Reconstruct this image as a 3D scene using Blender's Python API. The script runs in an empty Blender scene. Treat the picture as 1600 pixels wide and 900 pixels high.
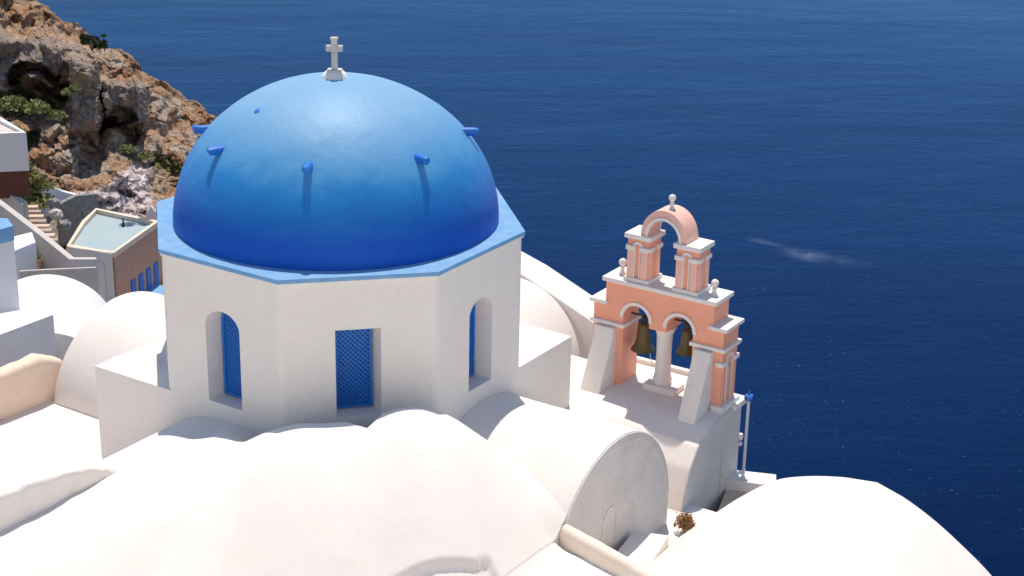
import bpy, bmesh, math, random
from mathutils import Vector, Matrix, noise
R = math.radians
random.seed(7)

# ------------------------------------------------------------------ camera
C0 = Vector((0.0, -30.379, 9.921))
FW = Vector((0.102697, 0.930879, -0.350596))
RT = Vector((0.994541, -0.102642, 0.018793))
UP = Vector((0.018492, 0.350612, 0.936338))
FPX = 2620.8                     # focal length in pixels of a 1600 px wide frame
scene = bpy.context.scene
cd = bpy.data.cameras.new('camera'); cam = bpy.data.objects.new('camera', cd)
scene.collection.objects.link(cam)
cd.sensor_width = 36; cd.lens = FPX/1600*36; cd.clip_start = 0.5; cd.clip_end = 30000
cam.matrix_world = Matrix(((RT.x, UP.x, -FW.x, C0.x), (RT.y, UP.y, -FW.y, C0.y), (RT.z, UP.z, -FW.z, C0.z), (0, 0, 0, 1)))
scene.camera = cam

# ------------------------------------------------------------------ sky + sun
SUN_DIR = Vector((0.02, 0.375, 1.0)).normalized()     # towards the sun
elev = math.asin(SUN_DIR.z); az = math.atan2(SUN_DIR.x, SUN_DIR.y)
w = bpy.data.worlds.new('World'); scene.world = w; w.use_nodes = True
nt = w.node_tree; bg = nt.nodes['Background']
sky = nt.nodes.new('ShaderNodeTexSky'); sky.sky_type = 'NISHITA'; sky.sun_disc = False
sky.sun_elevation = elev; sky.sun_rotation = az
sky.air_density = 1.0; sky.dust_density = 0.4; sky.ozone_density = 1.6
nt.links.new(sky.outputs[0], bg.inputs[0]); bg.inputs[1].default_value = 0.122
sd = bpy.data.lights.new('sun', 'SUN'); sun = bpy.data.objects.new('sun', sd)
scene.collection.objects.link(sun); sd.energy = 4.3; sd.angle = R(0.55); sd.color = (1.0, 0.90, 0.79)
sun.rotation_euler = (-SUN_DIR).to_track_quat('-Z', 'Y').to_euler()
scene.view_settings.view_transform = 'Standard'; scene.view_settings.look = 'None'
scene.view_settings.exposure = 0.08; scene.view_settings.gamma = 1.0
try: scene.cycles.max_bounces = 8; scene.cycles.diffuse_bounces = 5
except Exception: pass

# ------------------------------------------------------------------ helpers
TH = R(-39.0918)                 # the church stands turned by this angle; u runs right-forward, v right-back
NU = Vector((math.cos(TH), math.sin(TH), 0)); NV = Vector((-math.sin(TH), math.cos(TH), 0))
def ray(px, py): return FW + RT*((px-800)/FPX) - UP*((py-450)/FPX)
def atz(px, py, z): d = ray(px, py); return C0 + d*((z-C0.z)/d.z)
def aty(px, py, y): d = ray(px, py); return C0 + d*((y-C0.y)/d.y)
def uv(P): return Vector((P.dot(NU), P.dot(NV), P.z))
def atu(px, py, c): d = ray(px, py); return uv(C0 + d*((c-C0.dot(NU))/d.dot(NU)))
def xy(u, v, z=0): p = NU*u + NV*v; return Vector((p.x, p.y, z))
def fbm(p, s=1.0, o=4): return noise.fractal(Vector(p)*s, 1.0, 2.0, o)
def lerp(a, b, t): return a+(b-a)*t
def sst(a, b, x):
    t = max(0, min(1, (x-a)/(b-a))); return t*t*(3-2*t)
def interp(x, pts):
    if x <= pts[0][0]: return pts[0][1]
    for (a, b), (c, d) in zip(pts, pts[1:]):
        if x <= c: return b+(d-b)*(x-a)/(c-a)
    return pts[-1][1]

def tag(o, label=None, cat=None, group=None, kind=None):
    if label: o['label'] = label
    if cat: o['category'] = cat
    if group: o['group'] = group
    if kind: o['kind'] = kind
    return o
def empty(name, loc, rz=0.0):
    o = bpy.data.objects.new(name, None); scene.collection.objects.link(o)
    o.location = loc; o.rotation_euler = (0, 0, rz); o.empty_display_size = .2
    return o
def obj(name, bm, mat, parent=None, org=(0, 0, 0), loc=None, rz=0.0, ang=40, smooth=True):
    """bm is in the frame's own coordinates; org is what the parent's (or its own) origin is in them"""
    me = bpy.data.meshes.new(name)
    bmesh.ops.recalc_face_normals(bm, faces=bm.faces)
    bm.to_mesh(me); bm.free()
    me.transform(Matrix.Translation(-Vector(org)))
    for m in (mat if isinstance(mat, (list, tuple)) else [mat]): me.materials.append(m)
    if smooth:
        me.shade_smooth(); me.set_sharp_from_angle(angle=R(ang))
    o = bpy.data.objects.new(name, me); scene.collection.objects.link(o)
    if parent: o.parent = parent
    if loc is not None: o.location = loc
    o.rotation_euler = (0, 0, rz)
    return o
def in_church(name, u, v, z): return empty(name, xy(u, v, z), TH), (u, v, z)
def wob(bm, amp, s=1.0, seed=0, keepz=False):
    for v in bm.verts:
        n = noise.noise_vector(v.co*s + Vector((seed*7.3, seed*3.1, seed)))
        v.co.x += n.x*amp; v.co.y += n.y*amp
        if not keepz: v.co.z += n.z*amp
def bevel(bm, w, seg=2):
    bm.normal_update()
    es = [e for e in bm.edges if len(e.link_faces) == 2 and e.calc_face_angle(0) > R(25)]
    if es: bmesh.ops.bevel(bm, geom=es, offset=w, segments=seg, profile=.6, affect='EDGES', clamp_overlap=True)
def box(bm, x0, x1, y0, y1, z0, z1, b=0.0):
    t = bm if not b else bmesh.new()
    vs = [t.verts.new((x, y, z)) for x in (x0, x1) for y in (y0, y1) for z in (z0, z1)]
    for f in ((0, 1, 3, 2), (4, 6, 7, 5), (0, 4, 5, 1), (2, 3, 7, 6), (0, 2, 6, 4), (1, 5, 7, 3)):
        t.faces.new([vs[i] for i in f])
    if b:
        bmesh.ops.recalc_face_normals(t, faces=t.faces)
        bevel(t, b); merge(bm, t)
def merge(bm, t):
    me = bpy.data.meshes.new('tmp'); t.to_mesh(me); t.free(); bm.from_mesh(me); bpy.data.meshes.remove(me)
def prism(bm, poly, a0, a1, axis='v', b=0.0):
    """polygon (list of 2D) filled and extruded. axis v: poly=(u,z); u: poly=(v,z); z: poly=(x,y)"""
    t = bmesh.new()
    def mk(p, a):
        return {'v': (p[0], a, p[1]), 'u': (a, p[0], p[1]), 'z': (p[0], p[1], a)}[axis]
    rings = []
    for a in (a0, a1):
        vs = [t.verts.new(mk(p, a)) for p in poly]
        es = [t.edges.new((vs[i], vs[(i+1) % len(vs)])) for i in range(len(vs))]
        bmesh.ops.triangle_fill(t, edges=es, use_beauty=True, use_dissolve=False)
        rings.append(vs)
    n = len(poly)
    for i in range(n):
        j = (i+1) % n
        t.faces.new((rings[0][i], rings[0][j], rings[1][j], rings[1][i]))
    bmesh.ops.recalc_face_normals(t, faces=t.faces)
    if b:
        bmesh.ops.dissolve_limit(t, angle_limit=R(1), verts=t.verts, edges=t.edges)
        bevel(t, b)
    merge(bm, t)
def lathe(bm, prof, c=(0, 0, 0), n=20):
    """prof: list of (r,z)"""
    rings = []
    for r, z in prof:
        rings.append([bm.verts.new((c[0]+r*math.cos(2*math.pi*i/n), c[1]+r*math.sin(2*math.pi*i/n), c[2]+z)) for i in range(n)])
    for a, b in zip(rings, rings[1:]):
        for i in range(n):
            j = (i+1) % n; bm.faces.new((a[i], a[j], b[j], b[i]))
    bm.faces.new(rings[0][::-1]); bm.faces.new(rings[-1])
def tube(bm, pts, r, n=8, r1=None):
    pts = [Vector(p) for p in pts]; rings = []
    for k, p in enumerate(pts):
        d = (pts[min(k+1, len(pts)-1)]-pts[max(k-1, 0)]).normalized()
        a = d.orthogonal().normalized(); b = d.cross(a)
        rr = r if r1 is None else lerp(r, r1, k/(len(pts)-1))
        if k: # keep frames aligned
            a = (pa - d*pa.dot(d)).normalized(); b = d.cross(a)
        pa = a
        rings.append([bm.verts.new(p+(a*math.cos(2*math.pi*i/n)+b*math.sin(2*math.pi*i/n))*rr) for i in range(n)])
    for s, t in zip(rings, rings[1:]):
        for i in range(n):
            j = (i+1) % n; bm.faces.new((s[i], s[j], t[j], t[i]))
    bm.faces.new(rings[0][::-1]); bm.faces.new(rings[-1])
def arc(c, r, a0, a1, n, ry=None):
    ry = r if ry is None else ry
    return [(c[0]+r*math.cos(lerp(a0, a1, i/n)), c[1]+ry*math.sin(lerp(a0, a1, i/n))) for i in range(n+1)]
def ring_poly(c, r0, r1, n=20, a0=0.0, a1=math.pi, ry0=None, ry1=None):
    return arc(c, r1, a0, a1, n, ry1) + arc(c, r0, a1, a0, n, ry0)
def grid(bm, fn, us, vs, keep=None):
    """heightfield fn(u,v)->z over grid; returns verts"""
    V = [[bm.verts.new((u, v, fn(u, v))) for v in vs] for u in us]
    for i in range(len(us)-1):
        for j in range(len(vs)-1):
            if keep and not keep((us[i]+us[i+1])/2, (vs[j]+vs[j+1])/2): continue
            bm.faces.new((V[i][j], V[i+1][j], V[i+1][j+1], V[i][j+1]))
    return V
def skirt(bm, zb):
    es = [e for e in bm.edges if len(e.link_faces) == 1]
    r = bmesh.ops.extrude_edge_only(bm, edges=es)
    for v in [g for g in r['geom'] if isinstance(g, bmesh.types.BMVert)]: v.co.z = zb
def frange(a, b, n): return [lerp(a, b, i/n) for i in range(n+1)]
def smax(a, b, k):
    h = max(k-abs(a-b), 0)/k; return max(a, b)+h*h*k*.25

# ------------------------------------------------------------------ materials
def new_mat(name):
    m = bpy.data.materials.new(name); m.use_nodes = True
    nt = m.node_tree; b = nt.nodes['Principled BSDF']
    return m, nt, b
def N(nt, t, **kw):
    n = nt.nodes.new(t)
    for k, v in kw.items(): setattr(n, k, v)
    return n
def ramp(nt, src, stops):
    r = N(nt, 'ShaderNodeValToRGB'); e = r.color_ramp.elements
    e[0].position, e[0].color = stops[0][0], (*stops[0][1], 1)
    e[1].position, e[1].color = stops[-1][0], (*stops[-1][1], 1)
    for p, c in stops[1:-1]:
        x = e.new(p); x.color = (*c, 1)
    nt.links.new(src, r.inputs[0]); return r
def noise_n(nt, co, s, detail=5, rough=.55, dist=0.0):
    n = N(nt, 'ShaderNodeTexNoise'); n.inputs['Scale'].default_value = s
    n.inputs['Detail'].default_value = detail; n.inputs['Roughness'].default_value = rough
    n.inputs['Distortion'].default_value = dist
    if co is not None: nt.links.new(co, n.inputs['Vector'])
    return n
def mix(nt, a, b, fac, mode='MIX'):
    m = N(nt, 'ShaderNodeMix', data_type='RGBA', blend_type=mode)
    for s, i in ((a, 6), (b, 7)):
        if isinstance(s, tuple): m.inputs[i].default_value = (*s, 1)
        else: nt.links.new(s, m.inputs[i])
    if isinstance(fac, float): m.inputs[0].default_value = fac
    else: nt.links.new(fac, m.inputs[0])
    return m.outputs[2]
def plaster(name, col, col2=None, stain=None, rough=.85, bump=.25, bs=14.0, stain_amt=.5, coarse=1.3, spec=.3, fine=.008):
    """brush-washed plaster: mottling, a few stains and trowel relief"""
    m, nt, b = new_mat(name)
    co = N(nt, 'ShaderNodeTexCoord').outputs['Object']
    col2 = col2 or tuple(c*.93 for c in col)
    n1 = noise_n(nt, co, coarse, 6, .6)
    r1 = ramp(nt, n1.outputs[0], [(.35, (0, 0, 0)), (.68, (1, 1, 1))])
    c = mix(nt, col, col2, r1.outputs[0])
    n3 = noise_n(nt, co, 9.0, 6, .7)
    r3 = ramp(nt, n3.outputs[0], [(.45, (0, 0, 0)), (.8, (1, 1, 1))])
    c = mix(nt, c, tuple(x*.955 for x in col2), r3.outputs[0])
    if stain:
        n2 = noise_n(nt, co, .8, 7, .65, .4)
        r2 = ramp(nt, n2.outputs[0], [(.55, (0, 0, 0)), (.72, (stain_amt,)*3)])
        c = mix(nt, c, stain, r2.outputs[0])
    nt.links.new(c, b.inputs['Base Color'])
    b.inputs['Roughness'].default_value = rough
    b.inputs['Specular IOR Level'].default_value = spec
    nb = noise_n(nt, co, bs, 6, .6); nb2 = noise_n(nt, co, 2.2, 3, .5)
    ad = N(nt, 'ShaderNodeMath', operation='MULTIPLY_ADD'); nt.links.new(nb2.outputs[0], ad.inputs[0]); ad.inputs[1].default_value = 3.0
    nt.links.new(nb.outputs[0], ad.inputs[2])
    bp = N(nt, 'ShaderNodeBump'); bp.inputs['Strength'].default_value = bump; bp.inputs['Distance'].default_value = fine*2
    nt.links.new(ad.outputs[0], bp.inputs['Height']); nt.links.new(bp.outputs[0], b.inputs['Normal'])
    return m
M = {}
M['white'] = plaster('whitewash', (.81, .775, .725), (.79, .75, .695), (.78, .71, .64), stain_amt=.4)
M['roofwhite'] = plaster('whitewash_roof', (.80, .76, .715), (.785, .735, .685), (.78, .69, .62), stain_amt=.45, bump=.16)
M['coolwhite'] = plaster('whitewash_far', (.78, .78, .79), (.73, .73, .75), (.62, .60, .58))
M['grey'] = plaster('grey_render', (.62, .57, .53), (.54, .50, .47), (.42, .38, .35))
M['beige'] = plaster('beige_render', (.66, .52, .40), (.60, .46, .35), (.52, .38, .28))
M['cream'] = plaster('cream_bounce_wash', (.80, .66, .53), (.77, .61, .48), (.74, .56, .44))  # cream; for the terrace wall it also holds painted-in warm bounce
M['ledge'] = plaster('bounce_warmed_wash', (.80, .72, .62), (.78, .68, .57), (.74, .62, .50))  # white tinted with warm bounced light, painted in for the parapet
M['cement'] = plaster('weathered_end_wall', (.66, .63, .60), (.60, .57, .545), (.52, .49, .46), coarse=2.5, bump=.5, bs=18, stain_amt=.7)
M['dome'] = plaster('blue_dome_paint', (.0005, .075, .47), (.001, .10, .51), (.0005, .06, .42), rough=.5, bump=.3, bs=7.0, coarse=1.6, stain_amt=.5, spec=.26, fine=.012)
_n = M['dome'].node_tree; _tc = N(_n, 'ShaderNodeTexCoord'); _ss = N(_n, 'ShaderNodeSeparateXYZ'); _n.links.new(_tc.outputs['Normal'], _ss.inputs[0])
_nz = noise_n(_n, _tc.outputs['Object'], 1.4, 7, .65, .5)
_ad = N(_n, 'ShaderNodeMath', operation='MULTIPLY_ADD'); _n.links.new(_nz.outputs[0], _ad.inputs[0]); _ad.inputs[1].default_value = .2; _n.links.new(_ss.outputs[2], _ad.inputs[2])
_r = ramp(_n, _ad.outputs[0], [(.28, (0, 0, 0)), (.74, (1, 1, 1))]); _r2 = ramp(_n, _ad.outputs[0], [(.62, (.025, .26, .58)), (1.10, (.20, .39, .60))])   # upward faces mixed to a paler blue, broken by noise
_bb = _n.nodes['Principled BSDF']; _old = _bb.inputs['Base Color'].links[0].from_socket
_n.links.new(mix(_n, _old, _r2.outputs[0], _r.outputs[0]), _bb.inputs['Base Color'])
_b = M['dome'].node_tree.nodes['Principled BSDF']; _b.inputs['Sheen Weight'].default_value = .05; _b.inputs['Specular Tint'].default_value = (.75, .9, 1, 1); _b.inputs['Sheen Roughness'].default_value = .4; _b.inputs['Sheen Tint'].default_value = (.75, .9, 1, 1)
M['rim'] = plaster('light_blue_wash', (.13, .33, .60), (.22, .40, .62), (.38, .50, .64), rough=.7, bump=.4, stain_amt=.8, coarse=4.0)
M['blue'] = plaster('blue_paint', (.004, .16, .60), (.004, .14, .54), rough=.5, bump=.1, spec=.5)
M['bluedark'] = plaster('dark_blue_board', (.004, .075, .30), rough=.7, bump=.05)  # darker blue for the boards behind the lattices
M['pink'] = plaster('salmon_plaster', (.89, .43, .30), (.87, .39, .26), (.83, .36, .25), stain_amt=.5, bump=.15)
M['pinkpale'] = plaster('pale_salmon_plaster', (.88, .54, .44), (.86, .50, .40), bump=.12)
M['trim'] = plaster('white_trim', (.82, .79, .75), (.78, .74, .70), (.62, .57, .52), bump=.12)
M['floor'] = plaster('terrace_pale_pink', (.80, .74, .70), (.78, .69, .64), (.74, .60, .53), stain_amt=.5)
M['roofpale'] = plaster('pale_blue_roof', (.34, .44, .47), (.37, .46, .48), (.42, .47, .47))
M['brownwall'] = plaster('brown_render', (.56, .33, .235), (.50, .29, .21), (.60, .40, .30), coarse=.5)
M['maroon'] = plaster('dark_red_render', (.16, .06, .045), (.12, .05, .04))
M['paving'] = plaster('stone_paving', (.45, .37, .30), (.38, .31, .26), coarse=3)
M['bronze'] = plaster('bronze_patina', (.10, .12, .055), (.16, .09, .04), (.22, .10, .04), rough=.5, bump=.2, coarse=6)
M['bronze'].node_tree.nodes['Principled BSDF'].inputs['Metallic'].default_value = .35
M['iron'] = plaster('dark_iron', (.05, .045, .04), rough=.6, bump=.1)
M['pole'] = plaster('pale_painted_steel', (.68, .69, .72), (.62, .63, .67), rough=.4, bump=.03, spec=.5)
M['stone'] = plaster('grey_rubble_stone', (.36, .36, .345), (.22, .225, .215), (.46, .42, .38), coarse=3.5, bump=1, bs=4, fine=.06)
M['crossm'] = plaster('worn_marble', (.66, .63, .58), (.54, .50, .45), (.42, .36, .30), coarse=5)

def glassmat():
    m, nt, b = new_mat('lamp_glass'); b.inputs['Base Color'].default_value = (.02, .13, .5, 1)
    b.inputs['Roughness'].default_value = .12; b.inputs['Specular IOR Level'].default_value = .7
    return m
M['glass'] = glassmat()
def leafmat(name, a, bcol):
    m, nt, b = new_mat(name)
    oi = N(nt, 'ShaderNodeTexCoord').outputs['Object']
    n = noise_n(nt, oi, 2.5, 4)
    r = ramp(nt, n.outputs[0], [(.35, a), (.65, bcol)])
    nt.links.new(r.outputs[0], b.inputs['Base Color']); b.inputs['Roughness'].default_value = .7
    b.inputs['Specular IOR Level'].default_value = .2
    return m
M['leaf'] = leafmat('scrub_leaves', (.13, .155, .05), (.26, .25, .09))
M['leafdark'] = leafmat('dark_leaves', (.03, .04, .02), (.06, .07, .03))
M['dry'] = leafmat('dry_twigs', (.30, .13, .06), (.42, .27, .12))

def seamat():
    m, nt, b = new_mat('deep_sea_water')
    co = N(nt, 'ShaderNodeTexCoord').outputs['Object']
    L = nt.links
    # large wind lanes: slightly different ruffling and body colour
    mp = N(nt, 'ShaderNodeMapping'); mp.inputs['Scale'].default_value = (.25, 1, 1); L.new(co, mp.inputs[0])
    lane = noise_n(nt, mp.outputs[0], .011, 6, .6, .8)
    r = ramp(nt, lane.outputs[0], [(.38, (.0002, .006, .036)), (.62, (.0004, .0095, .050))])
    # a pale slick of foam
    sp = N(nt, 'ShaderNodeSeparateXYZ'); L.new(co, sp.inputs[0])
    fm = noise_n(nt, co, .25, 7, .7)
    f0 = atz(1172, 374, -110); f1 = atz(1325, 408, -110); f2 = atz(1262, 398, -110); f3 = atz(1222, 384, -110)
    def blob(c, rx, ry, rot, amt):
        mp = N(nt, 'ShaderNodeMapping', vector_type='TEXTURE')
        mp.inputs['Location'].default_value = (c.x, c.y, 0); mp.inputs['Rotation'].default_value = (0, 0, rot)
        mp.inputs['Scale'].default_value = (rx, ry, 1e4); L.new(co, mp.inputs[0])
        ln = N(nt, 'ShaderNodeVectorMath', operation='LENGTH'); L.new(mp.outputs[0], ln.inputs[0])
        mr = N(nt, 'ShaderNodeMapRange'); L.new(ln.outputs['Value'], mr.inputs[0])
        mr.inputs[1].default_value = 1.0; mr.inputs[2].default_value = 0.0; mr.inputs[3].default_value = 0; mr.inputs[4].default_value = amt
        return mr.outputs[0]
    rot = math.atan2(f1.y-f0.y, f1.x-f0.x)
    bl = [blob((f0+f3)/2, 6.0, 2.2, rot, .3), blob(f2, 7.5, 5.0, rot, .55), blob(f1, 6, 4.0, rot, .2)]
    s = N(nt, 'ShaderNodeMath', operation='MAXIMUM'); L.new(bl[0], s.inputs[0]); L.new(bl[1], s.inputs[1])
    s2 = N(nt, 'ShaderNodeMath', operation='MAXIMUM'); L.new(s.outputs[0], s2.inputs[0]); L.new(bl[2], s2.inputs[1])
    fr = ramp(nt, fm.outputs[0], [(.35, (.1,)*3), (.7, (1,)*3)])
    s3 = N(nt, 'ShaderNodeMath', operation='MULTIPLY'); L.new(s2.outputs[0], s3.inputs[0]); L.new(fr.outputs[0], s3.inputs[1])
    c = mix(nt, r.outputs[0], (.20, .26, .34), s3.outputs[0])
    fk = noise_n(nt, co, 1.9, 2, .5); pk = noise_n(nt, co, .035, 3, .6)          # sun glitter painted as pale flecks in the water colour
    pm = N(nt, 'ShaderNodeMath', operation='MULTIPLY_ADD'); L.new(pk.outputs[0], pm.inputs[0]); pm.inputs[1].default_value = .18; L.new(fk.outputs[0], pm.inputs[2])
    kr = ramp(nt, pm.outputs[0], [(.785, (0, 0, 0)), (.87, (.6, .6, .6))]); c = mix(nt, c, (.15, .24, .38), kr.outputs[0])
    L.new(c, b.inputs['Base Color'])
    b.inputs['Roughness'].default_value = .9; b.inputs['Specular IOR Level'].default_value = 0
    gl = N(nt, 'ShaderNodeBsdfGlossy'); gl.inputs['Roughness'].default_value = .10; gl.inputs['Color'].default_value = (.34, .62, 1.0, 1)
    fr_ = N(nt, 'ShaderNodeFresnel'); fr_.inputs['IOR'].default_value = 1.33
    lm = N(nt, 'ShaderNodeMapRange'); L.new(lane.outputs[0], lm.inputs[0]); lm.inputs[1].default_value = .3; lm.inputs[2].default_value = .7; lm.inputs[3].default_value = .72; lm.inputs[4].default_value = 1.0
    fm_ = N(nt, 'ShaderNodeMath', operation='MULTIPLY'); L.new(fr_.outputs[0], fm_.inputs[0]); L.new(lm.outputs[0], fm_.inputs[1])
    ms = N(nt, 'ShaderNodeMixShader'); L.new(fm_.outputs[0], ms.inputs[0]); L.new(b.outputs[0], ms.inputs[1]); L.new(gl.outputs[0], ms.inputs[2])
    L.new(ms.outputs[0], nt.nodes['Material Output'].inputs['Surface'])
    # waves: swell + chop + ripples
    mp2 = N(nt, 'ShaderNodeMapping'); mp2.inputs['Rotation'].default_value = (0, 0, R(12)); mp2.inputs['Scale'].default_value = (.42, 1, 1); L.new(co, mp2.inputs[0])
    w1 = noise_n(nt, mp2.outputs[0], .09, 3, .5, .3)
    w2 = noise_n(nt, mp2.outputs[0], .6, 4, .6, .3)
    w3 = noise_n(nt, co, 2.2, 4, .65)
    b1 = N(nt, 'ShaderNodeBump'); b1.inputs['Strength'].default_value = 1; b1.inputs['Distance'].default_value = .18; L.new(w1.outputs[0], b1.inputs['Height'])
    b2 = N(nt, 'ShaderNodeBump'); b2.inputs['Strength'].default_value = 1; b2.inputs['Distance'].default_value = .075; L.new(w2.outputs[0], b2.inputs['Height']); L.new(b1.outputs[0], b2.inputs['Normal'])
    b3 = N(nt, 'ShaderNodeBump'); b3.inputs['Strength'].default_value = 1; b3.inputs['Distance'].default_value = .03; L.new(w3.outputs[0], b3.inputs['Height']); L.new(b2.outputs[0], b3.inputs['Normal'])
    L.new(b3.outputs[0], b.inputs['Normal']); L.new(b3.outputs[0], gl.inputs['Normal']); L.new(b3.outputs[0], fr_.inputs['Normal'])
    return m
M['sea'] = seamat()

def rockmat():
    m, nt, b = new_mat('volcanic_rock')
    L = nt.links; co = N(nt, 'ShaderNodeTexCoord').outputs['Object']
    at = N(nt, 'ShaderNodeAttribute'); at.attribute_name = 'Col'
    n1 = noise_n(nt, co, .9, 8, .7); r1 = ramp(nt, n1.outputs[0], [(.3, (.7, .68, .66)), (.5, (1.08, 1.08, 1.08)), (.72, (1.4, 1.37, 1.33))])
    c = mix(nt, at.outputs['Color'], r1.outputs[0], 1.0, 'MULTIPLY')
    n2 = noise_n(nt, co, 3.2, 6, .7); r2 = ramp(nt, n2.outputs[0], [(.35, (.6, .58, .55)), (.7, (1.25, 1.22, 1.2))])
    c = mix(nt, c, r2.outputs[0], 1.0, 'MULTIPLY')
    L.new(c, b.inputs['Base Color']); b.inputs['Roughness'].default_value = .95; b.inputs['Specular IOR Level'].default_value = .1
    bp = N(nt, 'ShaderNodeBump'); bp.inputs['Strength'].default_value = 1; bp.inputs['Distance'].default_value = .5
    nb = noise_n(nt, co, 1.7, 8, .7); L.new(nb.outputs[0], bp.inputs['Height']); L.new(bp.outputs[0], b.inputs['Normal'])
    return m
M['rock'] = rockmat()

# ------------------------------------------------------------------ sea and ground
SEA = -110.0
bm = bmesh.new(); s = 9000
f = bm.faces.new([bm.verts.new(p) for p in ((-s, -s, SEA), (s, -s, SEA), (s, s, SEA), (-s, s, SEA))])
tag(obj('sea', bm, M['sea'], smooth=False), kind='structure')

def ground_z(x, y):
    z = -7.5 - .41*max(0, y-2) - .15*max(0, -y-12)*0
    e = max(0, x-(4+ -.12*y))                       # seaward edge
    z -= 1.5*e + (0 if y < 100 else (y-100)*1.5)
    z += fbm((x, y, 0), .12)*1.2
    return max(z, SEA-3)
def col_attr(me, cols):
    a = me.color_attributes.new('Col', 'FLOAT_COLOR', 'POINT')
    for i, c in enumerate(cols): a.data[i].color = (*c, 1)
bm = bmesh.new(); grid(bm, ground_z, frange(-70, 110, 90), frange(-60, 170, 115))
o = obj('hillside', bm, M['rock'])
col_attr(o.data, [(.42, .36, .30)]*len(o.data.vertices)); tag(o, kind='structure')

# unseen upper village as plain white steps, added to bounce sun onto shaded walls
bm = bmesh.new(); st = [(-14.8, -3.2), (-17.5, -.4), (-21.2, 2.6), (-25.2, 5.2), (-28, 8.1), (-34, 12), (-39, 16), (-46, 20), (-60, 24)]
for (y0, z), (y1, _) in zip(st, st[1:]): box(bm, -32+.3*y0, 30, y1, y0, -12, z, .08)
tag(obj('bounce_terraces', bm, M['white']), kind='structure')

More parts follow.
